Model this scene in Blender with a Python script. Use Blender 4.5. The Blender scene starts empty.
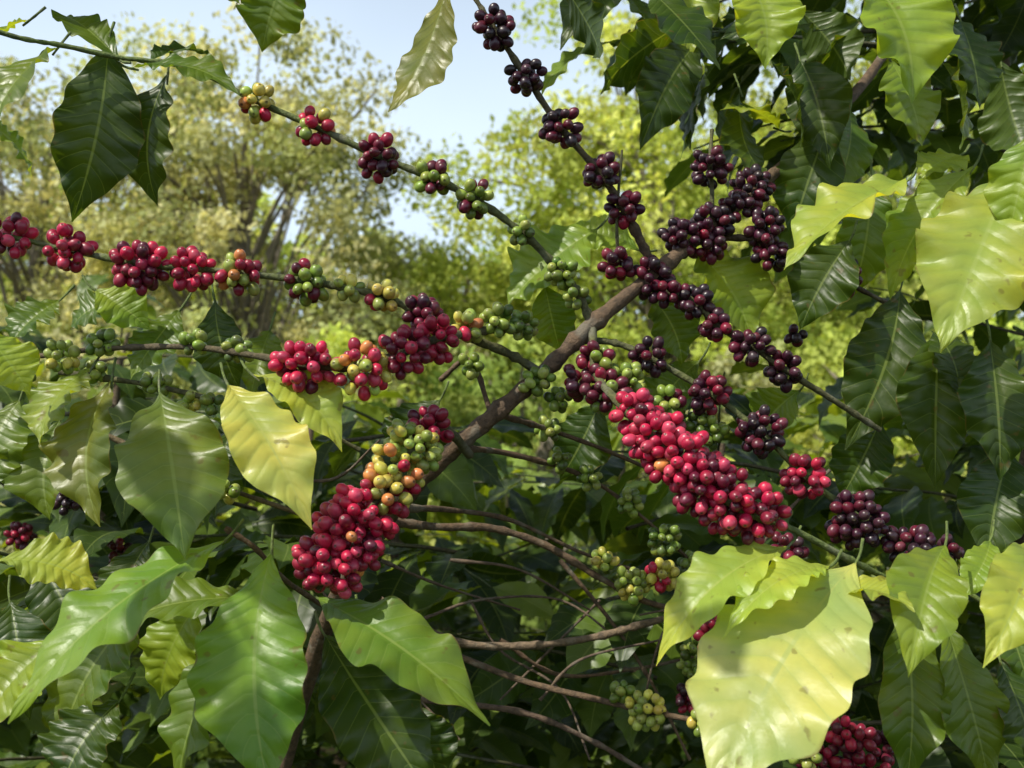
import bpy, math, numpy as np
from mathutils import Vector
rng = np.random.default_rng(7)
scene = bpy.context.scene
F = 1000.0
PITCH = math.radians(6)
CAM = np.array([0, 0, 1.5])
FW = np.array([0, math.cos(PITCH), math.sin(PITCH)])
UP = np.array([0, -math.sin(PITCH), math.cos(PITCH)])
RT = np.array([1.0, 0, 0])

def W(u, v, d):
    """image pixel (u,v) + chosen depth d in metres -> world position"""
    return CAM + FW*d + RT*((u-512)/F*d) + UP*((384-v)/F*d)  # image coordinates projected out through the camera

def nz(v):
    v = np.asarray(v, float)
    return v/(np.linalg.norm(v)+1e-9)

# ------------------------------------------------------------------ mesh accumulation
class Acc:
    def __init__(s):
        s.v=[]; s.f=[]; s.c=[]; s.uv=[]; s.n=0
    def add(s, v, f, c, uv=None):
        s.v.append(np.asarray(v,np.float32)); s.f.append(np.asarray(f,np.int64)+s.n)
        c=np.asarray(c,np.float32)
        if c.ndim==1: c=np.tile(c,(len(v),1))
        s.c.append(c); s.uv.append(np.zeros((len(v),2),np.float32) if uv is None else np.asarray(uv,np.float32))
        s.n+=len(v)
    def build(s, name, mat, parent=None, smooth=True):
        me=bpy.data.meshes.new(name)
        V=np.concatenate(s.v); Fa=np.concatenate(s.f); C=np.concatenate(s.c); UV=np.concatenate(s.uv)
        me.vertices.add(len(V)); me.vertices.foreach_set('co',V.ravel())
        me.loops.add(Fa.size); me.loops.foreach_set('vertex_index',Fa.ravel().astype(np.int32))
        me.polygons.add(len(Fa)); me.polygons.foreach_set('loop_start',np.arange(0,Fa.size,4,dtype=np.int32))
        me.update(calc_edges=True)
        me.polygons.foreach_set('use_smooth',np.full(len(Fa),smooth))
        a=me.attributes.new('col','FLOAT_COLOR','POINT')
        a.data.foreach_set('color',np.concatenate([C,np.ones((len(C),1),np.float32)],1).ravel())
        u=me.uv_layers.new(name='UVMap'); u.data.foreach_set('uv',UV[Fa.ravel()].ravel().astype(np.float32))
        me.validate()
        me.materials.append(mat)
        ob=bpy.data.objects.new(name,me); scene.collection.objects.link(ob)
        if parent: ob.parent=parent
        return ob

def empty(name, loc=(0,0,0)):
    e=bpy.data.objects.new(name,None); scene.collection.objects.link(e); e.empty_display_size=.1
    return e

# ------------------------------------------------------------------ materials
def newmat(name):
    m=bpy.data.materials.new(name); m.use_nodes=True
    nt=m.node_tree; nt.nodes.clear()
    return m, nt, nt.nodes, nt.links
def math_(nt,op,a,b=None,clamp=False):
    n=nt.nodes.new('ShaderNodeMath'); n.operation=op; n.use_clamp=clamp
    for i,x in enumerate((a,b)):
        if x is None: continue
        if isinstance(x,(int,float)): n.inputs[i].default_value=x
        else: nt.links.new(x,n.inputs[i])
    return n.outputs[0]
def mixc(nt,fac,a,b,mode='MIX'):
    n=nt.nodes.new('ShaderNodeMix'); n.data_type='RGBA'; n.blend_type=mode
    for k,x in ((0,fac),(6,a),(7,b)):
        if isinstance(x,(int,float)): n.inputs[k].default_value=x
        elif isinstance(x,tuple): n.inputs[k].default_value=x+(1,)
        else: nt.links.new(x,n.inputs[k])
    return n.outputs[2]
def noise(nt,scale,detail=3,rough=.55):
    g=nt.nodes.new('ShaderNodeNewGeometry'); n=nt.nodes.new('ShaderNodeTexNoise')
    n.inputs['Scale'].default_value=scale; n.inputs['Detail'].default_value=detail; n.inputs['Roughness'].default_value=rough
    nt.links.new(g.outputs['Position'],n.inputs['Vector']); return n.outputs[0]
def attr(nt):
    a=nt.nodes.new('ShaderNodeAttribute'); a.attribute_name='col'; return a.outputs['Color']
def ramp(nt,x,lo,hi):
    n=nt.nodes.new('ShaderNodeMapRange'); n.inputs[1].default_value=lo; n.inputs[2].default_value=hi
    nt.links.new(x,n.inputs[0]); return n.outputs[0]

def leaf_material(name, hero=True, transl=.36, rough=.38):
    m,nt,N,L=newmat(name)
    col=attr(nt)
    n1=noise(nt,35,3 if hero else 1)
    c=col
    if hero:
        n2=noise(nt,11,2)
        c=mixc(nt,ramp(nt,n2,.35,.65),mixc(nt,1.0,col,(.72,.84,.8),'MULTIPLY'),mixc(nt,1.0,col,(1.35,1.17,.9),'MULTIPLY'))
        c=mixc(nt,math_(nt,'MULTIPLY',ramp(nt,n1,.42,.72),.35),c,mixc(nt,1.0,col,(.6,.68,.5),'MULTIPLY'))
    uv=N.new('ShaderNodeUVMap'); uv.uv_map='UVMap'; sx=N.new('ShaderNodeSeparateXYZ'); L.new(uv.outputs[0],sx.inputs[0])
    fr=math_(nt,'FRACT',sx.outputs[1]); d=math_(nt,'ABSOLUTE',math_(nt,'SUBTRACT',fr,.5)) # .5 at the vein
    vm=ramp(nt,d,.45,.497)
    mid=ramp(nt,math_(nt,'ABSOLUTE',math_(nt,'SUBTRACT',sx.outputs[0],.5)),.022,.010)
    vv=math_(nt,'MAXIMUM',math_(nt,'MULTIPLY',vm,.5),mid,True)
    c=mixc(nt,math_(nt,'MULTIPLY',ramp(nt,d,.25,.47),.13),c,mixc(nt,1.0,col,(.5,.7,.5),'MULTIPLY'))
    c=mixc(nt,math_(nt,'MULTIPLY',vv,.7),c,mixc(nt,.5,col,(.34,.42,.12)))
    if hero:
        sp=ramp(nt,noise(nt,60,2,.6),.66,.72)
        c=mixc(nt,math_(nt,'MULTIPLY',sp,.5),c,(.13,.08,.02))
        ed=ramp(nt,math_(nt,'ABSOLUTE',math_(nt,'SUBTRACT',sx.outputs[0],.5)),.475,.5)
        c=mixc(nt,math_(nt,'MULTIPLY',ed,ramp(nt,n1,.5,.65)),c,(.16,.11,.03))
    g=N.new('ShaderNodeNewGeometry')
    cu=mixc(nt,g.outputs['Backfacing'],c,mixc(nt,.25,c,(.12,.17,.05)))
    p=N.new('ShaderNodeBsdfPrincipled'); L.new(cu,p.inputs['Base Color'])
    r=math_(nt,'ADD',math_(nt,'MULTIPLY',n1,.35),rough-.14); L.new(r,p.inputs['Roughness'])
    p.inputs['Specular IOR Level'].default_value=.5
    if hero:
        hgt=math_(nt,'ADD',math_(nt,'MULTIPLY',ramp(nt,d,.5,.25),.7),math_(nt,'MULTIPLY',noise(nt,190,3,.6),.45))
        bp=N.new('ShaderNodeBump'); bp.inputs['Strength'].default_value=.42; bp.inputs['Distance'].default_value=.0014
        L.new(hgt,bp.inputs['Height']); L.new(bp.outputs[0],p.inputs['Normal'])
    t=N.new('ShaderNodeBsdfTranslucent'); L.new(mixc(nt,1.0,c,(3.0,2.5,.6),'MULTIPLY'),t.inputs[0])
    mx=N.new('ShaderNodeMixShader'); mx.inputs[0].default_value=transl
    L.new(p.outputs[0],mx.inputs[1]); L.new(t.outputs[0],mx.inputs[2])
    o=N.new('ShaderNodeOutputMaterial'); L.new(mx.outputs[0],o.inputs[0]); return m
def bg_material():
    m,nt,N,L=newmat('tree_leaf'); col=attr(nt)
    p=N.new('ShaderNodeBsdfDiffuse'); L.new(col,p.inputs[0])
    t=N.new('ShaderNodeBsdfTranslucent'); L.new(mixc(nt,1.0,col,(1.4,1.3,.8),'MULTIPLY'),t.inputs[0])
    mx=N.new('ShaderNodeMixShader'); mx.inputs[0].default_value=.4
    L.new(p.outputs[0],mx.inputs[1]); L.new(t.outputs[0],mx.inputs[2])
    o=N.new('ShaderNodeOutputMaterial'); L.new(mx.outputs[0],o.inputs[0]); return m
def bark_material():
    m,nt,N,L=newmat('bark')
    col=attr(nt); n=noise(nt,140,5,.65); n2=noise(nt,30,3)
    c=mixc(nt,ramp(nt,n,.3,.7),mixc(nt,1.,col,(.4,.4,.4),'MULTIPLY'),mixc(nt,1.,col,(1.35,1.3,1.2),'MULTIPLY'))
    c=mixc(nt,math_(nt,'MULTIPLY',ramp(nt,n2,.56,.66),.45),c,(.22,.21,.16))
    p=N.new('ShaderNodeBsdfPrincipled'); L.new(c,p.inputs['Base Color']); p.inputs['Roughness'].default_value=.8
    bp=N.new('ShaderNodeBump'); bp.inputs['Strength'].default_value=.9; bp.inputs['Distance'].default_value=.004
    L.new(n,bp.inputs['Height']); L.new(bp.outputs[0],p.inputs['Normal'])
    o=N.new('ShaderNodeOutputMaterial'); L.new(p.outputs[0],o.inputs[0]); return m
def cherry_material():
    m,nt,N,L=newmat('coffee_cherry_skin')
    col=attr(nt); n=noise(nt,130,2)
    c=mixc(nt,ramp(nt,n,.3,.75),mixc(nt,1.,col,(.75,.7,.75),'MULTIPLY'),mixc(nt,1.,col,(1.2,1.35,1.15),'MULTIPLY'))
    c=mixc(nt,math_(nt,'MULTIPLY',ramp(nt,noise(nt,55,3,.7),.48,.72),.12),c,(.30,.24,.24))
    p=N.new('ShaderNodeBsdfPrincipled'); L.new(c,p.inputs['Base Color'])
    L.new(math_(nt,'ADD',math_(nt,'MULTIPLY',n,.35),.18),p.inputs['Roughness'])
    p.inputs['Specular IOR Level'].default_value=.5
    o=N.new('ShaderNodeOutputMaterial'); L.new(p.outputs[0],o.inputs[0]); return m
def ground_material():
    m,nt,N,L=newmat('leaf_litter_soil')
    c=mixc(nt,ramp(nt,noise(nt,.8,6),.4,.6),(.03,.022,.012),(.025,.045,.01))
    c=mixc(nt,ramp(nt,noise(nt,25,5,.7),.55,.75),c,(.07,.05,.028))
    p=N.new('ShaderNodeBsdfPrincipled'); L.new(c,p.inputs['Base Color']); p.inputs['Roughness'].default_value=1; p.inputs['Specular IOR Level'].default_value=.1
    o=N.new('ShaderNodeOutputMaterial'); L.new(p.outputs[0],o.inputs[0]); return m
M_LEAF=leaf_material('coffee_leaf'); M_LEAF2=leaf_material('coffee_leaf_back',hero=False); M_BG=bg_material()
M_BARK=bark_material(); M_CH=cherry_material(); M_GR=ground_material()

# ------------------------------------------------------------------ primitives
def leaf(acc, base, tip, width, normal, bend=.12, fold=.25, col=(.06,.12,.02), nu=12, nv=72, wav=.055, quilt=.028, nvein=12, twist=0., sdroop=0., droop=0.):
    base=np.asarray(base); tip=np.asarray(tip); Lv=tip-base; Ln=np.linalg.norm(Lv); a=Lv/Ln
    n=np.asarray(normal,float); s=nz(np.cross(a,n)); n=np.cross(s,a)
    t=np.linspace(0,1,nv+1)[:,None]; u=np.linspace(-1,1,nu+1)[None,:]
    k1=rng.uniform(.92,1.12)
    prof=np.sin(np.pi*np.clip(t,0,1)**k1)**.98
    prof=prof*(1-.45*np.clip((t-.72)/.28,0,1)**.9)*(1-.22*np.clip((.2-t)/.2,0,1))
    prof=np.maximum(prof,.012)
    ph0,ph1=rng.uniform(0,6.28,2)
    asym=1+.07*np.sign(u)*math.sin(ph0)
    w=width*.5*prof*asym
    ph=nvein*(t**.92) - nvein*.13*np.abs(u)**.9 + .18*np.sin(5*t+ph1)*1.0 + (u>0)*.35
    au=np.abs(u)
    amp=.7+.3*np.sin(4*t+ph0)*np.sin(3*u+ph1)
    q=np.abs(np.sin(np.pi*ph))**.7*np.clip(au*5,0,1)*(1-au**4)*quilt*width*prof**.6*amp
    w1=rng.uniform(2.2,4.2); w2=rng.uniform(5,7.5)
    edge=(wav*1.25)*width*au**2.0*(np.sin(2*np.pi*w1*t+ph0+np.sign(u)*1.1)+.8*np.sin(2*np.pi*w2*t+ph1*np.sign(u)))*np.sqrt(prof)
    z=fold*au*w*(1-.35*au)*1.0 + q + edge - sdroop*au**2*w
    tw=twist*(t-.3)
    x=u*w
    x=x*(1+(.035*np.sin(2*np.pi*w2*t+ph1)+.035*np.sin(2*np.pi*w1*.7*t+ph0*np.sign(u)))*au**4)
    X=x*np.cos(tw)-z*np.sin(tw); Z=x*np.sin(tw)+z*np.cos(tw)
    sb=math.sin(ph0)*.06*Ln
    bow=4*t*(1-t)
    P=base+Lv*t[...,None]+ n*(bend*Ln*bow*(1.0+.3*(t-.5)))[...,None] + s*(sb*bow)[...,None] + s*X[...,None]+n*Z[...,None]
    P=P.reshape(-1,3)
    i=np.arange(nv)[:,None]*(nu+1)+np.arange(nu)[None,:]; i=i.ravel()
    fc=np.stack([i,i+1,i+nu+2,i+nu+1],1)
    uv=np.stack([np.broadcast_to((u+1)/2,ph.shape),ph],-1).reshape(-1,2)
    c=np.array(col)[None,None,:]*np.ones((nv+1,nu+1,1))
    c=c*(1+.22*au[...,None]*rng.uniform(-1,1))*(1+.2*rng.uniform(-1,1)*(t[...,None]-.5))
    acc.add(P,fc,c.reshape(-1,3),uv)

def cat(pts,k=8):
    P=np.asarray(pts,float); P=np.vstack([2*P[0]-P[1],P,2*P[-1]-P[-2]]); out=[]
    for i in range(1,len(P)-2):
        t=np.linspace(0,1,k,endpoint=False)[:,None]; a,b,c,d=P[i-1:i+3]
        out.append(.5*((2*b)+(-a+c)*t+(2*a-5*b+4*c-d)*t**2+(-a+3*b-3*c+d)*t**3))
    out.append(P[-2][None]); return np.vstack(out)

def tube(acc, pts, r0, r1, col=(.12,.08,.045), col2=None, k=8, sides=8, rough=.08, knots=True):
    P=cat(pts,k); n=len(P); T=np.gradient(P,axis=0); T/=np.linalg.norm(T,axis=1)[:,None]+1e-9
    ref=np.array([.13,.3,.94]); A=np.cross(T,ref); bad=np.linalg.norm(A,axis=1)<.1
    A[bad]=np.cross(T[bad],[1,0,0]); A/=np.linalg.norm(A,axis=1)[:,None]; B=np.cross(T,A)
    f=np.linspace(0,1,n); R=r0+(r1-r0)*f
    R=R*(1+rough*rng.normal(0,1,n))
    if knots: R=R*(1+.28*(rng.random(n)<.13))
    th=np.linspace(0,2*np.pi,sides,endpoint=False)
    V=P[:,None,:]+R[:,None,None]*(np.cos(th)[None,:,None]*A[:,None,:]+np.sin(th)[None,:,None]*B[:,None,:])
    V=V*(1)+rng.normal(0,1,V.shape)*R[:,None,None]*.04
    i=np.arange(n-1)[:,None]*sides; j=np.arange(sides)[None,:]; j2=(j+1)%sides
    fc=np.stack([(i+j),(i+j2),(i+sides+j2),(i+sides+j)],-1).reshape(-1,4)
    c=np.array(col)[None,:]+(np.array(col2 if col2 is not None else col)-np.array(col))[None,:]*f[:,None]
    acc.add(V.reshape(-1,3),fc,np.repeat(c,sides,0)); return P

# unit cherry: +Z is the blossom end
def unit_cherry(seg=14):
    lat=np.radians([-88,-68,-45,-22,0,22,42,58,70,77,80.5,84,89]); V=[];K=[]
    for i,l in enumerate(lat):
        r=math.cos(l)*.5; z=math.sin(l)*.56
        if i==10: z-=.012
        if i==11: z-=.030
        if i==12: z-=.034
        for a in range(seg):
            th=2*math.pi*a/seg; V.append((r*math.cos(th),r*math.sin(th),z)); K.append(1. if i>=10 else (.45 if i==9 else 0))
    Fc=[]
    for i in range(len(lat)-1):
        for a in range(seg): Fc.append((i*seg+a,i*seg+(a+1)%seg,(i+1)*seg+(a+1)%seg,(i+1)*seg+a))
    return np.array(V),np.array(Fc),np.array(K)
CV,CF,CK=unit_cherry()
PAL=dict(red=(.48,.013,.058),pink=(.56,.045,.10),crim=(.25,.008,.034),wine=(.11,.007,.024),purp=(.045,.006,.020),
         blk=(.018,.005,.012),green=(.18,.24,.035),lgreen=(.31,.36,.07),yel=(.58,.48,.09),oran=(.58,.20,.06),dgreen=(.09,.14,.02))
MIX={'R':[('red',.52),('pink',.2),('crim',.24),('oran',.02),('wine',.04)],
     'S':[('red',.30),('crim',.38),('wine',.26),('pink',.06)],
     'W':[('wine',.5),('crim',.25),('purp',.25)],
     'P':[('purp',.5),('wine',.25),('blk',.25)],
     'G':[('green',.5),('lgreen',.3),('dgreen',.2)],
     'Y':[('lgreen',.45),('yel',.4),('green',.15)],
     'M':[('red',.30),('pink',.1),('oran',.12),('yel',.18),('lgreen',.18),('crim',.12)],
     'H':[('green',.38),('wine',.37),('lgreen',.15),('crim',.10)],
     'K':[('oran',.22),('yel',.38),('red',.2),('lgreen',.2)]}
def cherry(acc,p,axis,kind,size):
    z=nz(axis); x=nz(np.cross(z,[.31,.77,.52])); y=np.cross(z,x)
    s=size*rng.uniform(.84,1.1); sc=np.array([s*rng.uniform(.94,1.05),s*rng.uniform(.92,1.03),s*rng.uniform(.98,1.14)])
    V=CV*sc; V=V[:,:1]*x+V[:,1:2]*y+V[:,2:]*z+p
    names=[a for a,_ in MIX[kind]]; w=np.array([b for _,b in MIX[kind]]); nme=names[rng.choice(len(names),p=w/w.sum())]
    c=np.array(PAL[nme])*rng.uniform(.72,1.2)*rng.uniform(.93,1.07,3)
    nose=np.array((.05,.03,.015)) if nme not in('yel','lgreen') else np.array((.12,.10,.03))
    k=CK[:,None]*.85; base=np.clip(-CV[:,2:3]*2,0,1)*.25
    cc=c*(1-k)+nose*k; cc=cc*(1-base)+base*np.array((c[0]*1.1,c[1]*1.5+.02,c[2]*.9))
    acc.add(V,CF,cc)
def cluster(acc,p,axis,kind,ra,rr,size=.0145,tries=520,placed=None):
    a=nz(axis); x=nz(np.cross(a,[.2,.9,.35])); y=np.cross(a,x)
    pts=[] if placed is None else placed
    for _ in range(tries):
        q=rng.normal(size=3); q=q/np.linalg.norm(q)*rng.uniform(.4,1.08)**.5
        o=a*q[0]*ra+x*q[1]*rr+y*q[2]*rr
        if np.linalg.norm(o-a*np.dot(o,a))<size*.42: continue
        P=p+o
        if pts and np.min(np.linalg.norm(np.array(pts)-P,axis=1))<size*.86: continue
        pts.append(P); ax=nz((o-a*np.dot(o,a)*.6)+rng.normal(size=3)*.0035)
        cherry(acc,P,ax,kind,size)

# ================================================================== HERO COFFEE TREE
tree=empty('coffee_tree')
wood=Acc(); fruit=Acc(); hl=Acc()
BR=(.13,.085,.05); GB=(.10,.10,.04); GN=(.12,.17,.04)
def branch(pts,r0,r1,c=GB,c2=None):
    return tube(wood,[W(*p) for p in pts],r0,r1,c,c2)
# main leaning stem
branch([(250,900,1.55),(320,640,1.35),(375,540,1.2),(412,490,1.14),(455,448,1.12),(500,410,1.11),(548,368,1.12),(592,325,1.13),(640,285,1.15),(700,237,1.2),(752,192,1.26),(810,140,1.35),(880,60,1.5),(940,-60,1.6)],.0115,.007,BR)
branch([(592,325,1.13),(577,292,1.13),(546,256,1.13),(520,231,1.12),(475,199,1.11),(432,178,1.1),(380,157,1.1),(316,127,1.1),(258,102,1.1),(200,72,1.1),(160,62,1.1),(120,58,1.1)],.005,.0024,GB,GN)
branch([(655,272,1.16),(638,236,1.15),(620,203,1.14),(598,171,1.13),(561,128,1.12),(527,78,1.11),(494,28,1.1),(470,-10,1.1),(440,-60,1.1)],.005,.0026,(.10,.06,.035),GB)
branch([(545,375,1.12),(505,352,1.1),(465,336,1.08),(422,313,1.07),(383,297,1.07),(345,288,1.06),(305,281,1.06),(240,273,1.05),(190,268,1.05),(140,264,1.05),(68,250,1.05),(10,237,1.04),(-60,225,1.02)],.005,.0026,GB,GN)
branch([(530,330,1.12),(490,330,1.07),(437,339,1.03),(405,352,1.01),(362,367,1.0),(305,365,1.0),(262,357,1.02),(190,347,1.05),(100,349,1.1),(40,356,1.12),(-30,360,1.15)],.005,.0026,GB,(.10,.07,.04))
branch([(470,455,1.13),(445,428,1.06),(425,436,1.02),(400,466,1.0),(375,503,.98),(345,545,.97),(318,590,.96)],.005,.003,GB)
branch([(592,325,1.13),(597,375,1.08),(625,408,1.03),(660,445,1.0),(700,483,.98),(745,512,.97),(790,528,.98),(850,560,1.0),(900,585,1.03)],.005,.003,GB,GN)
branch([(640,285,1.15),(690,300,1.14),(718,325,1.13),(752,346,1.12),(785,370,1.12),(830,398,1.13),(880,430,1.15)],.005,.003,GB)
branch([(575,340,1.13),(615,343,1.13),(650,358,1.12),(708,392,1.11),(760,432,1.1),(806,477,1.09),(860,518,1.08),(912,548,1.07),(965,590,1.05),(1040,640,1.03)],.004,.0026,GB,GN)
branch([(700,237,1.2),(760,240,1.2),(800,258,1.21),(842,280,1.22),(900,310,1.25)],.004,.003,(.06,.04,.025))
branch([(712,228,1.2),(712,190,1.2),(710,165,1.2),(712,130,1.22)],.003,.002,GB)
branch([(618,262,1.15),(617,215,1.14),(622,150,1.14)],.0022,.0014,GB)
branch([(455,448,1.13),(500,452,1.2),(560,467,1.24),(600,485,1.25),(640,515,1.26),(690,560,1.28)],.004,.002,BR)
branch([(500,415,1.12),(550,430,1.2),(600,448,1.22),(650,470,1.25),(700,500,1.28)],.0035,.002,BR)
branch([(395,522,1.2),(440,527,1.22),(490,528,1.24),(545,545,1.25),(600,578,1.25),(650,603,1.25),(700,612,1.25)],.0055,.0035,BR)
branch([(405,508,1.18),(450,510,1.25),(510,520,1.3),(580,552,1.32),(640,572,1.33)],.004,.002,BR)
branch([(380,600,1.3),(450,640,1.32),(520,646,1.33),(590,638,1.33),(640,625,1.33),(690,612,1.35)],.006,.004,(.20,.145,.095))
branch([(330,610,1.3),(430,645,1.26),(520,680,1.22),(600,700,1.18),(650,712,1.15),(700,722,1.12),(760,742,1.1)],.0045,.0025,BR)
branch([(500,640,1.36),(560,675,1.38),(640,668,1.4),(700,655,1.42)],.003,.002,(.16,.10,.06))
branch([(560,560,1.36),(610,620,1.35),(650,680,1.33),(690,760,1.3)],.003,.002,BR)
branch([(420,700,1.3),(520,712,1.3),(590,740,1.3),(650,775,1.3)],.004,.003,(.15,.10,.07))
branch([(225,528,1.05),(255,548,1.06),(285,580,1.1),(330,610,1.2)],.003,.003,BR)
branch([(60,372,1.15),(150,385,1.12),(215,400,1.12),(300,420,1.14),(360,450,1.16)],.0035,.0025,GB)
branch([(100,432,1.2),(180,470,1.2),(260,500,1.18),(330,520,1.18),(400,512,1.16)],.0035,.0025,(.16,.12,.06))
branch([(440,380,1.15),(470,360,1.14),(490,410,1.13)],.003,.003,BR)
# upper-left twig carrying the leaves
branch([(120,58,1.1),(60,45,1.08),(20,38,1.06),(-40,20,1.04)],.003,.0025,GN)
# thin dead twigs low in the bush
for a in [[(470,600,1.45),(500,650,1.4),(560,690,1.35),(590,760,1.3)],[(600,600,1.4),(560,640,1.4),(500,700,1.35)],[(690,600,1.3),(660,640,1.3),(640,720,1.3)],[(380,560,1.3),(440,585,1.35),(520,610,1.4)],[(740,560,1.2),(700,600,1.2),(640,615,1.25)],
          [(250,470,1.25),(330,480,1.25),(380,440,1.2)],[(300,560,1.4),(360,640,1.3),(460,740,1.25)],[(830,470,1.25),(780,520,1.25),(740,580,1.25)],
          [(420,620,1.3),(480,600,1.35),(560,600,1.4),(620,640,1.35)],[(540,700,1.3),(580,660,1.3),(660,640,1.3)],[(450,560,1.3),(520,570,1.32),(590,610,1.34)]]:
    branch(a,.0022,.0014,(.14,.10,.07))

nodes=[ # u,v,d,kind,ra,rr (m)
 (258,103,1.1,'K',.017,.018),(315,127,1.1,'M',.018,.018),(379,158,1.1,'W',.02,.021),(434,177,1.1,'H',.017,.018),
 (475,199,1.11,'H',.017,.018),(521,232,1.12,'G',.014,.014),(562,274,1.13,'G',.016,.016),(577,296,1.13,'G',.013,.014),
 (495,29,1.1,'P',.021,.019),(526,78,1.11,'P',.019,.019),(562,128,1.12,'P',.02,.019),(599,173,1.13,'P',.018,.019),(623,207,1.14,'W',.018,.018),
 (11,237,1.04,'S',.021,.02),(68,248,1.05,'R',.022,.022),(140,266,1.05,'S',.027,.024),(193,269,1.05,'R',.023,.021),(240,273,1.05,'M',.021,.02),
 (307,283,1.06,'H',.02,.019),(347,288,1.06,'Y',.014,.011),(383,297,1.07,'K',.018,.014),(422,313,1.07,'W',.018,.018),
 (306,366,1.0,'R',.032,.022),(362,369,.99,'M',.026,.024),(406,352,1.0,'S',.026,.022),(438,338,1.03,'R',.02,.022),(467,326,1.06,'K',.016,.015),(500,321,1.07,'G',.019,.015),(522,327,1.08,'G',.018,.014),
 (62,356,1.1,'Y',.016,.015),(103,344,1.1,'G',.015,.012),(195,342,1.05,'G',.014,.010),(236,349,1.04,'G',.015,.011),(24,371,1.12,'G',.013,.012),
 (95,372,1.13,'G',.012,.010),(155,383,1.12,'G',.015,.011),(190,402,1.12,'Y',.012,.010),(212,404,1.12,'G',.012,.009),(228,492,1.1,'Y',.012,.01),
 (430,428,1.03,'S',.017,.021),(414,446,1.01,'Y',.022,.027),(396,470,1.0,'K',.022,.028),(386,492,.99,'M',.02,.026),(365,514,.98,'R',.025,.031),(348,538,.97,'R',.026,.036),(330,564,.96,'R',.026,.034),
 (584,380,1.09,'W',.024,.020),(607,392,1.08,'H',.02,.021),(626,378,1.09,'G',.018,.017),(600,360,1.1,'H',.018,.018),(670,402,1.1,'H',.016,.014),
 (637,412,1.03,'R',.02,.022),(655,436,1.01,'R',.024,.028),(680,460,.99,'R',.026,.030),(703,482,.98,'S',.026,.030),(728,502,.97,'S',.026,.030),(758,514,.97,'S',.024,.026),
 (618,264,1.15,'W',.019,.017),(652,277,1.15,'P',.02,.022),(664,292,1.14,'W',.014,.014),(694,302,1.14,'P',.018,.019),(716,326,1.13,'W',.016,.016),(752,347,1.12,'P',.022,.019),(784,370,1.12,'P',.018,.019),
 (650,357,1.12,'P',.018,.019),(708,393,1.11,'W',.019,.021),(760,432,1.1,'P',.023,.025),(806,476,1.09,'S',.022,.022),(857,520,1.08,'P',.028,.028),(912,549,1.07,'P',.027,.022),(945,552,1.08,'P',.016,.016),(788,548,1.08,'W',.018,.014),
 (682,238,1.19,'P',.022,.022),(712,226,1.2,'P',.022,.023),(736,208,1.21,'P',.016,.017),(710,244,1.19,'W',.018,.018),(710,168,1.2,'P',.020,.022),(752,188,1.24,'P',.024,.023),(765,228,1.2,'P',.020,.022),(772,256,1.2,'P',.02,.018),(842,279,1.22,'P',.018,.021),
 (538,380,1.1,'G',.018,.012),(560,398,1.12,'G',.014,.012),(548,430,1.2,'G',.013,.012),(590,479,1.24,'G',.015,.013),(560,460,1.22,'G',.013,.012),(630,502,1.25,'G',.014,.014),(665,540,1.26,'G',.019,.018),(706,428,1.12,'G',.022,.017),(672,425,1.13,'G',.02,.02),
 (604,560,1.25,'Y',.014,.012),(632,585,1.24,'Y',.021,.019),(662,577,1.24,'K',.017,.017),(690,565,1.28,'G',.016,.015),(645,711,1.15,'Y',.021,.018),(702,721,1.12,'Y',.012,.012),(622,693,1.17,'G',.01,.012),(806,758,1.1,'Y',.014,.012),
 (715,637,1.2,'S',.018,.022),(690,697,1.3,'W',.018,.018),(75,492,1.35,'P',.022,.03),(850,735,1.15,'S',.024,.016),(822,762,1.15,'W',.026,.018),(866,768,1.15,'S',.022,.016),(884,748,1.18,'W',.016,.018),
 (700,660,1.3,'G',.026,.026),(120,551,1.5,'W',.02,.015),(20,535,1.6,'S',.02,.02),(470,365,1.13,'G',.014,.010),(795,335,1.25,'P',.01,.01)]
allp=[]
for (u,v,d,k,ra,rr) in nodes:
    p=W(u,v,d); bv=None;best=1e9
    for vs in wood.v:
        dd=np.linalg.norm(vs-p,axis=1); i=int(np.argmin(dd))
        if dd[i]<best:
            best=dd[i]; j=(i//8)*8; c0=vs[j:j+8].mean(0); j2=j+8 if j+16<=len(vs) else j-8; bv=vs[j2:j2+8].mean(0)-c0
    cluster(fruit,p,bv,k,ra,rr,size=.0129 if k not in 'GY' else .0117,placed=allp)

# hero leaves: base, tip (image pixels, chosen depth), width in image pixels, normal, bend, colour
DK=(.042,.078,.008); MD=(.10,.16,.015); LT=(.22,.31,.035); YG=(.40,.47,.075); YL=(.56,.55,.13); BN=(.19,.20,.04)  # greens also carry sun and shade: dark for shaded leaves, pale for sunlit
def H(b,t,wpx,n=(0,-.8,.5),bend=.1,c=MD,**k):
    B=W(*b);T=W(*t); w=wpx/F*(b[2]+t[2])/2*1.0
    if 'nvein' not in k: k['nvein']=int(rng.integers(11,15))
    if 'twist' not in k: k['twist']=rng.uniform(-.5,.5)
    if 'fold' not in k: k['fold']=rng.uniform(.12,.45)
    leaf(hl,B,T,w,n,bend,col=np.array(c)*rng.uniform(.9,1.1),**k)
    a=nz(T-B); tube(wood,[B-a*.022+np.array([0,.006,.006]),B-a*.008,B+a*.012],.0016,.0013,GN,k=3,sides=6,knots=False)
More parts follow.
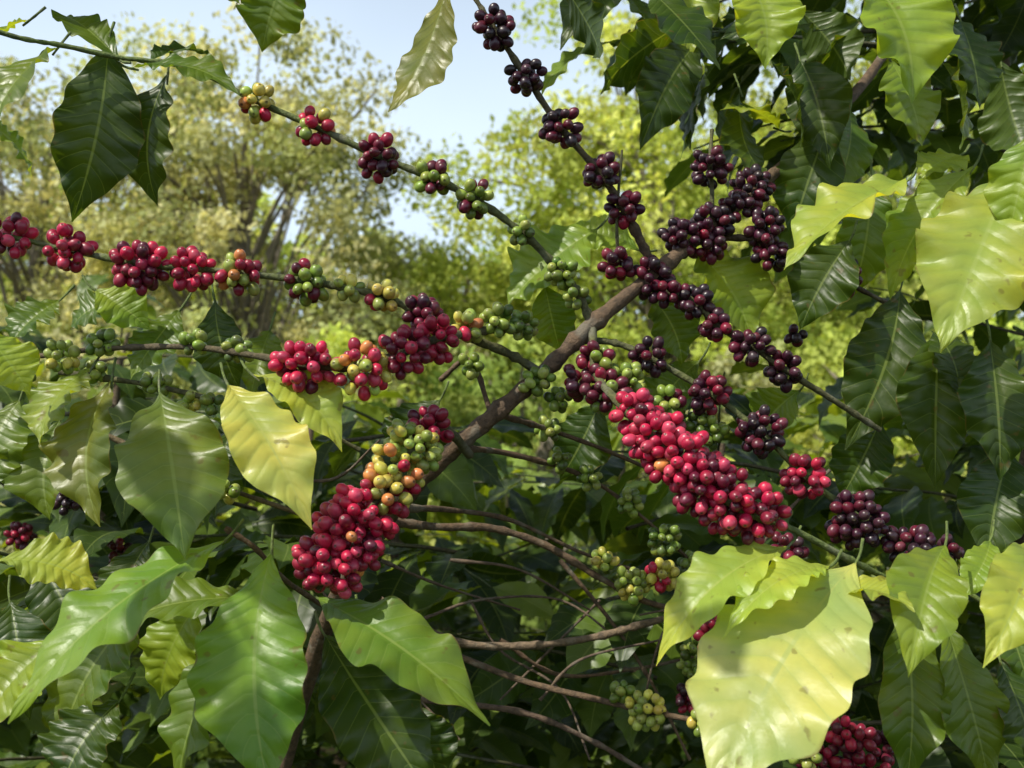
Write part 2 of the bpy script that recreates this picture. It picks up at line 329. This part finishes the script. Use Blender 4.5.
# top-left
H((108,44,1.12),(72,222,1.12),84,(.3,-.8,.2),c=DK)
H((168,74,1.13),(158,206,1.15),66,(-.2,-.8,.2),c=DK,twist=.1)
H((58,48,1.08),(-12,140,1.0),62,(-.3,-.6,.7),c=MD)
H((130,68,1.1),(240,96,1.05),48,(0,-.6,.8),c=MD)
H((120,60,1.1),(60,20,1.2),44,(0,-.6,.8),c=MD)
H((30,20,1.06),(-20,60,1.1),40,(0,-.6,.8),c=LT)
H((-15,120,1.0),(32,178,1.05),44,(0,-.6,.6),c=LT)
H((150,62,1.12),(215,58,1.2),40,(0,-.5,.8),c=DK)
H((290,-35,1.1),(262,52,1.1),66,(.2,-.9,.1),c=MD)
H((448,-20,1.12),(388,112,1.1),60,(.5,.7,.2),c=BN,fold=.3,bend=.08,twist=.1,wav=.03)
H((180,-30,1.2),(240,4,1.2),40,c=LT)
# left
H((-15,335,1.0),(30,395,1.0),60,(0,-.6,.8),c=LT)
H((92,368,1.1),(40,445,1.02),66,(-.2,-.6,.8),c=LT)
H((112,380,1.08),(100,527,1.0),76,(-.3,-.8,.4),c=(.15,.18,.03))
H((160,392,1.02),(185,560,.92),106,(.1,-.75,.6),c=(.13,.19,.04),fold=.12)
H((228,384,1.0),(312,530,.92),78,(.3,-.8,.5),c=YL,bend=.12)
H((252,374,1.02),(342,452,.98),60,(.3,-.7,.7),c=YG,bend=.14)
H((215,300,1.2),(240,390,1.2),50,c=DK); H((120,300,1.2),(70,330,1.2),50,c=MD); H((95,290,1.2),(150,330,1.2),50,c=LT)
H((60,300,1.25),(10,345,1.2),54,c=MD); H((180,310,1.25),(130,380,1.2),54,c=MD); H((270,330,1.3),(250,400,1.25),46,c=MD)
H((20,400,1.2),(-10,500,1.15),80,c=MD); H((60,420,1.2),(50,520,1.15),76,c=MD); H((230,430,1.2),(215,520,1.15),60,c=DK)
# bottom left
H((225,540,.98),(8,724,.84),92,(-.2,-.6,.8),bend=.12,c=(.20,.33,.035),fold=.2)
H((272,552,.97),(272,800,.87),112,(0,-.75,.6),c=(.14,.27,.028),bend=.08,fold=.2,twist=.15)
H((318,598,1.0),(490,726,.9),92,(.1,-.6,.8),c=(.18,.28,.032),bend=.14)
H((325,635,1.02),(440,810,.95),92,(.2,-.7,.6),c=DK)
H((240,630,1.0),(178,790,.95),70,(-.3,-.7,.5),c=MD)
H((255,598,1.02),(92,640,1.0),60,(0,-.5,.8),c=MD)
H((-5,560,.98),(98,590,1.0),66,(0,-.6,.8),c=YG)
H((150,600,1.05),(60,770,1.0),84,(0,-.6,.7),c=MD); H((60,640,1.05),(-20,740,1.0),84,(0,-.6,.7),c=LT)
H((120,700,1.0),(60,800,.95),80,(0,-.6,.7),c=DK); H((395,700,1.1),(440,790,1.1),60,c=DK)
H((40,560,1.15),(100,680,1.1),70,c=DK); H((150,540,1.15),(120,640,1.1),60,c=DK); H((10,600,1.1),(30,720,1.05),70,c=DK)
H((200,600,1.1),(160,700,1.1),60,c=LT); H((360,620,1.1),(380,700,1.1),54,c=DK)
# bottom right
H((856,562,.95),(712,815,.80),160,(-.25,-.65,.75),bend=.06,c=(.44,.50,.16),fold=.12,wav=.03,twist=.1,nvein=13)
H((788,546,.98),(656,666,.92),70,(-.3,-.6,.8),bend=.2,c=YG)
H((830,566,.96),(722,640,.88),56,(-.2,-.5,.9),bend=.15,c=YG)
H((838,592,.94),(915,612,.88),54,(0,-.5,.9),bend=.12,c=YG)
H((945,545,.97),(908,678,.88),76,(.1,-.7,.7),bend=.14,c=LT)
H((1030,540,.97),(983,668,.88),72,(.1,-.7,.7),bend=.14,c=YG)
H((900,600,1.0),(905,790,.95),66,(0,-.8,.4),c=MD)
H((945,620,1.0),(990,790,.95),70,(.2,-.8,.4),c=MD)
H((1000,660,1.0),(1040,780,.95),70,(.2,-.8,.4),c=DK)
H((990,540,1.05),(960,600,1.0),40,(0,-.6,.8),c=LT); H((1000,600,1.05),(1030,690,1.0),50,(0,-.6,.8),c=MD)
# top right
H((908,180,1.1),(784,270,1.0),84,(-.3,-.6,.8),bend=.08,c=YG)
H((1010,172,1.05),(940,352,.95),122,(-.2,-.75,.6),bend=.06,c=(.34,.42,.08),fold=.15)
H((975,165,1.1),(890,300,1.1),60,(-.3,-.7,.5),c=LT)
H((1035,130,1.0),(1008,240,1.0),64,(-.3,-.7,.5),c=LT)
H((870,-20,1.1),(912,104,1.05),96,(0,-.8,.5),c=LT)
H((745,-24,1.15),(765,70,1.12),70,(0,-.8,.5),c=LT)
H((890,60,1.15),(922,148,1.12),60,(0,-.8,.5),c=LT)
H((960,155,1.15),(915,180,1.12),50,(0,-.5,.8),c=LT)
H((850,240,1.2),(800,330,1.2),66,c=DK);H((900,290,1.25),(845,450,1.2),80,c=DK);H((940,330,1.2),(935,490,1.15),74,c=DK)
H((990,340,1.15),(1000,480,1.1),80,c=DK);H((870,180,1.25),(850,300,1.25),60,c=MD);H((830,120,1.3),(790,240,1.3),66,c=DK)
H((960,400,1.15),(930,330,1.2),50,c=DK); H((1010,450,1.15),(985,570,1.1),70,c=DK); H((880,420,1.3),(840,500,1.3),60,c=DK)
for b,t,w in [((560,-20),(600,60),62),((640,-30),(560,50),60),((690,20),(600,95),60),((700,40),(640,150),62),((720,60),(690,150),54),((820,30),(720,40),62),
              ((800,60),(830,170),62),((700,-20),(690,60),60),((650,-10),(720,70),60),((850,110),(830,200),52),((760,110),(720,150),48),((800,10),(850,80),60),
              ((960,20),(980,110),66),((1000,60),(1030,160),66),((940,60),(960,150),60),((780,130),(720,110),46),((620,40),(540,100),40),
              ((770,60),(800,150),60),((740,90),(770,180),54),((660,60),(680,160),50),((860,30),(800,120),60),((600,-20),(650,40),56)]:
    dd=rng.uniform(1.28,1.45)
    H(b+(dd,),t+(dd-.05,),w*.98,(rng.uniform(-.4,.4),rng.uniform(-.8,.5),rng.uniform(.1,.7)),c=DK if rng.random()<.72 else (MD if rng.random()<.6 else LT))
# centre (behind the stem)
H((598,228,1.2),(506,308,1.18),88,(-.2,-.8,.6),c=LT,bend=.06)
H((690,246,1.22),(752,342,1.2),84,(.2,-.8,.5),c=LT,bend=.06)
H((650,295,1.2),(682,366,1.2),56,c=MD); H((545,285,1.18),(560,352,1.2),50,c=MD); H((640,250,1.22),(560,232,1.25),40,c=LT)
H((700,360,1.25),(650,420,1.25),50,c=MD); H((800,390,1.25),(760,440,1.3),60,c=MD); H((600,400,1.3),(560,480,1.3),60,c=DK); H((440,400,1.3),(400,470,1.3),60,c=DK)

# ------------------------------------------------------------------ leafy sprays
SP=((.030,.056,.007),(.048,.09,.010),(.09,.145,.016),(.16,.22,.028))  # last tone holds sunlight in its colour; shaded inner foliage goes without it
def spray(wa,la,start,d,length,keep,lsz=(.13,.2),pal=SP,sag=.35,step=.058,nu=6,nv=26,skip=.0):
    d=nz(d); n=max(4,int(length/.06)); P=[np.array(start)]; dd=d.copy()
    for i in range(n):
        dd=nz(dd+np.array([0,0,-sag*.06])+rng.normal(0,.05,3)); P.append(P[-1]+dd*length/n)
    tube(wa,P,.004,.0018,(.09,.07,.04),(.08,.12,.03),k=3,sides=5,knots=False)
    P=np.array(P); tot=length; k=0; s=.03
    while s<tot:
        f=s/tot*n; i=min(int(f),n-1); p=P[i]+(P[i+1]-P[i])*(f-i); a=nz(P[i+1]-P[i])
        hz=nz(np.cross(a,[0,0,1])); 
        for sg in (-1,1):
            if rng.random()<.1+skip: continue
            ld=nz(hz*sg*rng.uniform(.6,1.1)+a*rng.uniform(.2,.8)+np.array([0,0,-1])*rng.uniform(.1,1.1)+rng.normal(0,.15,3))
            ln=rng.uniform(*lsz)*(.75+.25*math.sin(math.pi*min(1,s/tot)))
            b=p+ld*.012; t=b+ld*ln
            if not keep(b,t): continue
            nn=nz(np.array([-.1,-.25,1.])+rng.normal(0,.35,3)+ld*.2)
            c=np.array(pal[rng.integers(len(pal))])*rng.uniform(.75,1.25)
            leaf(la,b,t,ln*rng.uniform(.42,.50),nn,rng.uniform(.03,.14),rng.uniform(.1,.4),c,nu,nv,nvein=9,wav=.035,quilt=.018)
        s+=step*rng.uniform(.8,1.3)
def shrub(name,x,y,h,reach,keep,z0=.3,dens=.12,up=.35,**k):
    e=empty(name); wa=Acc(); la=Acc()
    st=[np.array([x+rng.normal(0,.02),y+rng.normal(0,.02),z]) for z in np.linspace(-.05,h,7)]
    tube(wa,st,.02,.007,(.14,.1,.065),k=5,sides=8)
    z=z0; az=rng.uniform(0,6)
    while z<h:
        az+=math.pi/2+rng.normal(0,.25)
        for o in (0,math.pi):
            fr=(z-z0)/(h-z0); r=reach*(1-.45*fr)*rng.uniform(.7,1.15)
            spray(wa,la,(x,y,z),(math.cos(az+o),math.sin(az+o),up*rng.uniform(.4,1.3)),r,keep,**k)
        z+=dens*rng.uniform(.8,1.2)
    wa.build('stems',M_BARK,e); la.build('leaves',M_LEAF2,e)
k_low=lambda b,t: min(b[1],t[1])>1.45
k_right=lambda b,t: min(b[1],t[1])>1.32 and min(b[0],t[0])>.24
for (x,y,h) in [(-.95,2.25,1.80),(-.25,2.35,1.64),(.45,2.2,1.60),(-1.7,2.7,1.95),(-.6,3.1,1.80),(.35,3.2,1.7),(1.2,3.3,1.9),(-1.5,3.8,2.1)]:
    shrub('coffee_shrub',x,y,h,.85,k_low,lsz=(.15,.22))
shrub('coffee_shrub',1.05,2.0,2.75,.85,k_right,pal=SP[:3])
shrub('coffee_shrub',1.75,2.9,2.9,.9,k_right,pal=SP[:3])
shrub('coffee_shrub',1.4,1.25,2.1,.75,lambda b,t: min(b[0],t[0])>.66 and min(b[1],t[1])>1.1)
# rest of the fruiting tree: inner foliage behind the fruiting branches + unseen overhead canopy added for shade
cl=Acc()
def k_in(b,t): return min(b[1],t[1])>1.3 and max(b[2],t[2])<1.50+.115*b[1]
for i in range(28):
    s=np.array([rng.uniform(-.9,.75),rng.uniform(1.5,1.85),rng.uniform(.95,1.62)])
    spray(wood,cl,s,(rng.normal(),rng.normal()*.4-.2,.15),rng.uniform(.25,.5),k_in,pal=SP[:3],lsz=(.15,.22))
tube(wood,[W(880,60,1.5),(.75,1.75,2.4),(.5,1.9,2.75),(.1,1.95,2.95)],.008,.006,BR)
k_up=lambda b,t: min(b[2],t[2])>1.60+.52*max(b[1],t[1]) and min(b[1],t[1])>.80
for i in range(44):  # sprays kept above the view, added to shade the foliage below
    s=np.array([rng.uniform(-1.3,.6),rng.uniform(.95,1.8),rng.uniform(2.4,3.0)])
    spray(wood,cl,s,(rng.normal(),rng.normal()*.5,.2),rng.uniform(.35,.6),k_up,lsz=(.15,.22))
# sparse unseen twigs added above the view to dapple the lower leaves
k_dap=lambda b,t: min(b[2],t[2])>1.62+.52*max(b[1],t[1]) and min(b[1],t[1])>.2
for s,dr in [((-.95,.75,2.35),(.3,-1,0)),((-.55,.85,2.4),(.2,-1,.1)),((.45,1.0,2.5),(.1,-1,0)),((-1.5,.9,2.2),(.5,-.6,0))]:
    spray(wood,cl,np.array(s),dr,.5,k_dap,lsz=(.10,.16),skip=.4,step=.08)
for i in range(12):   # upper right of the crown
    s=np.array([rng.uniform(.55,1.1),rng.uniform(1.5,1.8),rng.uniform(2.15,2.5)])
    spray(wood,cl,s,(-1,rng.normal()*.3,.0),rng.uniform(.3,.5),lambda b,t: min(b[0],t[0])>.12 and min(b[1],t[1])>1.35,pal=SP[:2])
wood.build('branches',M_BARK,tree); fruit.build('cherries',M_CH,tree); hl.build('leaves',M_LEAF,tree); cl.build('crown_and_shade_leaves',M_LEAF2,tree)

# ================================================================== BACKGROUND TREES
def scatter(la,cs,nleaf,ls,pal,flat=.7):
    C=np.repeat(np.array([c for c,_ in cs]),nleaf,0); R=np.repeat(np.array([r for _,r in cs]),nleaf)
    n=len(C); q=rng.normal(size=(n,3)); q/=np.linalg.norm(q,axis=1)[:,None]
    P=C+q*(R*rng.uniform(.1,1,n)**.5)[:,None]*np.array([1.2,1.2,.8])
    a=rng.normal(size=(n,3)); a[:,2]-=.5; a/=np.linalg.norm(a,axis=1)[:,None]
    nn=rng.normal(size=(n,3))*.6+np.array([-.35,-.45,flat]); b=np.cross(a,nn); b/=np.linalg.norm(b,axis=1)[:,None]
    L=ls*rng.uniform(.6,1.3,n)[:,None]
    V=np.stack([P,P+a*L*.5+b*L*.28,P+a*L,P+a*L*.5-b*L*.28],1).reshape(-1,3)
    cc=np.repeat(np.array([pal[rng.integers(len(pal))] for _ in cs])*rng.uniform(.65,1.25,(len(cs),1)),nleaf,0)*rng.uniform(.75,1.25,(n,1))
    la.add(V,np.arange(4*n).reshape(n,4),np.repeat(cc,4,0))
def bgtree(name,x,y,h,cr,pal,nclump=120,nleaf=170,ls=.1,z0=.12,cs_=1.0):
    e=empty(name); wa=Acc()
    base=np.array([x,y,-.1]); top=np.array([x+rng.normal(0,.3),y+rng.normal(0,.3),h*.85])
    tube(wa,[base,base*.5+top*.5+rng.normal(0,.15,3),top],.14,.03,(.20,.17,.13),k=8,sides=8)
    cs=[]
    for i in range(nclump):
        q=rng.normal(size=3); q/=np.linalg.norm(q); r=rng.uniform(.25,1)**.5
        zc=h*(1-.5*(1-z0)) ; c=np.array([x,y,zc])+q*r*np.array([cr,cr,h*(1-z0)*.5])*(1+.15*math.sin(3*q[0]*4+i%3))
        c[2]=max(c[2],.2)
        cs.append((c,rng.uniform(.28,.62)*cr*.34*cs_))
    for c,_ in cs[::3]:
        f=rng.uniform(.2,.8); s=base+(top-base)*f
        if s[2]>c[2]: s=base+(top-base)*max(.1,c[2]/h*.6)
        m=(s+c)/2+np.array([0,0,.2])
        tube(wa,[s,m,c],.030,.009,(.24,.21,.17),k=5,sides=5)
    la=Acc(); scatter(la,cs,nleaf,ls,pal)
    wa.build('trunk_and_limbs',M_BARK,e); la.build('foliage',M_BG,e,smooth=False)
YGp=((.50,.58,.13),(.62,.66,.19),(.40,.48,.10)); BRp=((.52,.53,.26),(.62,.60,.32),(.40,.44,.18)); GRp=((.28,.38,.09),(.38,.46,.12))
bgtree('broadleaf_tree',-2.9,11,6.7,2.2,BRp,250,180,.09)
bgtree('broadleaf_tree',-5.6,11.5,6.9,2.3,BRp,170,180,.09)
bgtree('broadleaf_tree',1.8,11,7.1,2.3,YGp,250,180)
bgtree('broadleaf_tree',4.6,12,8.0,2.7,YGp,140,180)
bgtree('broadleaf_tree',-.7,13.5,5.1,2.2,YGp,190,180)
for x,h in [(-11,8.5),(-6.5,8),(-2.6,6.0),(1.6,7.2),(5,9.5),(10,10)]:
    bgtree('broadleaf_tree',x,19,h,3.1,(YGp,GRp)[int(abs(x))%2],130,130,.2)
for i,x in enumerate(np.linspace(-6.5,6.5,9)):
    bgtree('leafy_bush',x+rng.normal(0,.3),7.8+rng.normal(0,.5),2.8+rng.normal(0,.25),1.35,(YGp,GRp,BRp)[i%3],90,120,.085,.02)
# undergrowth: weeds and low foliage over the ground between the bushes
ug=Acc(); cs=[]
for i in range(460):
    y=rng.uniform(1.7,8); x=rng.uniform(-1,1)*(.8+y*.62); cs.append((np.array([x,y,rng.uniform(.02,.45)]),rng.uniform(.12,.3)))
scatter(ug,cs,80,.09,((.03,.06,.012),(.05,.09,.015),(.08,.12,.02))); ug.build('undergrowth',M_BG,smooth=False)

# ground: one sheet, gently rolling, to the horizon
n=80; g=np.linspace(-1,1,n); gx=np.sign(g)*np.abs(g)**2.5*400; X,Y=np.meshgrid(gx,gx+0)
Z=.05*np.sin(X*.7)*np.cos(Y*.5)+np.where(np.hypot(X,Y)>20,(np.hypot(X,Y)-20)*.02,0)*np.sin(X*.01+1)
ga=Acc(); i=(np.arange(n-1)[:,None]*n+np.arange(n-1)[None,:]).ravel()
ga.add(np.stack([X,Y,Z],-1).reshape(-1,3),np.stack([i,i+1,i+n+1,i+n],1),(.05,.05,.03)); ga.build('ground',M_GR)

# ================================================================== LIGHT, SKY, CAMERA
SUN=nz([-.50,-.42,.78])
sd=bpy.data.lights.new('sun','SUN'); sd.energy=5.0; sd.angle=math.radians(.5); sd.color=(1,.95,.84)
so=bpy.data.objects.new('sun',sd); scene.collection.objects.link(so)
so.rotation_euler=Vector(SUN).to_track_quat('Z','Y').to_euler()
w=bpy.data.worlds.new('World'); scene.world=w; w.use_nodes=True; nt=w.node_tree; nt.nodes.clear()
sk=nt.nodes.new('ShaderNodeTexSky'); sk.sky_type='NISHITA'; sk.sun_disc=False
sk.sun_elevation=math.asin(SUN[2]); sk.sun_rotation=math.atan2(SUN[0],SUN[1]); sk.dust_density=2.0
# bright summer haze low in the sky
tc=nt.nodes.new('ShaderNodeTexCoord'); sx=nt.nodes.new('ShaderNodeSeparateXYZ'); nt.links.new(tc.outputs['Generated'],sx.inputs[0])
hz=ramp(nt,sx.outputs[2],.75,.34)
nn=nt.nodes.new('ShaderNodeTexNoise'); nn.inputs['Scale'].default_value=2.2; nn.inputs['Detail'].default_value=4; nt.links.new(tc.outputs['Generated'],nn.inputs['Vector'])
hz=math_(nt,'MULTIPLY',hz,math_(nt,'ADD',math_(nt,'MULTIPLY',nn.outputs[0],.5),.74),True)
skc=mixc(nt,hz,sk.outputs[0],(8.0,9.6,11.4))
bg=nt.nodes.new('ShaderNodeBackground'); bg.inputs[1].default_value=.105; wo=nt.nodes.new('ShaderNodeOutputWorld')
nt.links.new(skc,bg.inputs[0]); nt.links.new(bg.outputs[0],wo.inputs[0])
cd=bpy.data.cameras.new('camera'); cd.sensor_width=36; cd.lens=36*F/1024; cd.clip_end=2000; cd.clip_start=.02
cd.dof.use_dof=True; cd.dof.focus_distance=1.1; cd.dof.aperture_fstop=7
co=bpy.data.objects.new('camera',cd); scene.collection.objects.link(co); co.location=CAM; co.rotation_euler=(math.pi/2+PITCH,0,0)
scene.camera=co
scene.view_settings.view_transform='Standard'; scene.view_settings.look='None'; scene.view_settings.exposure=0
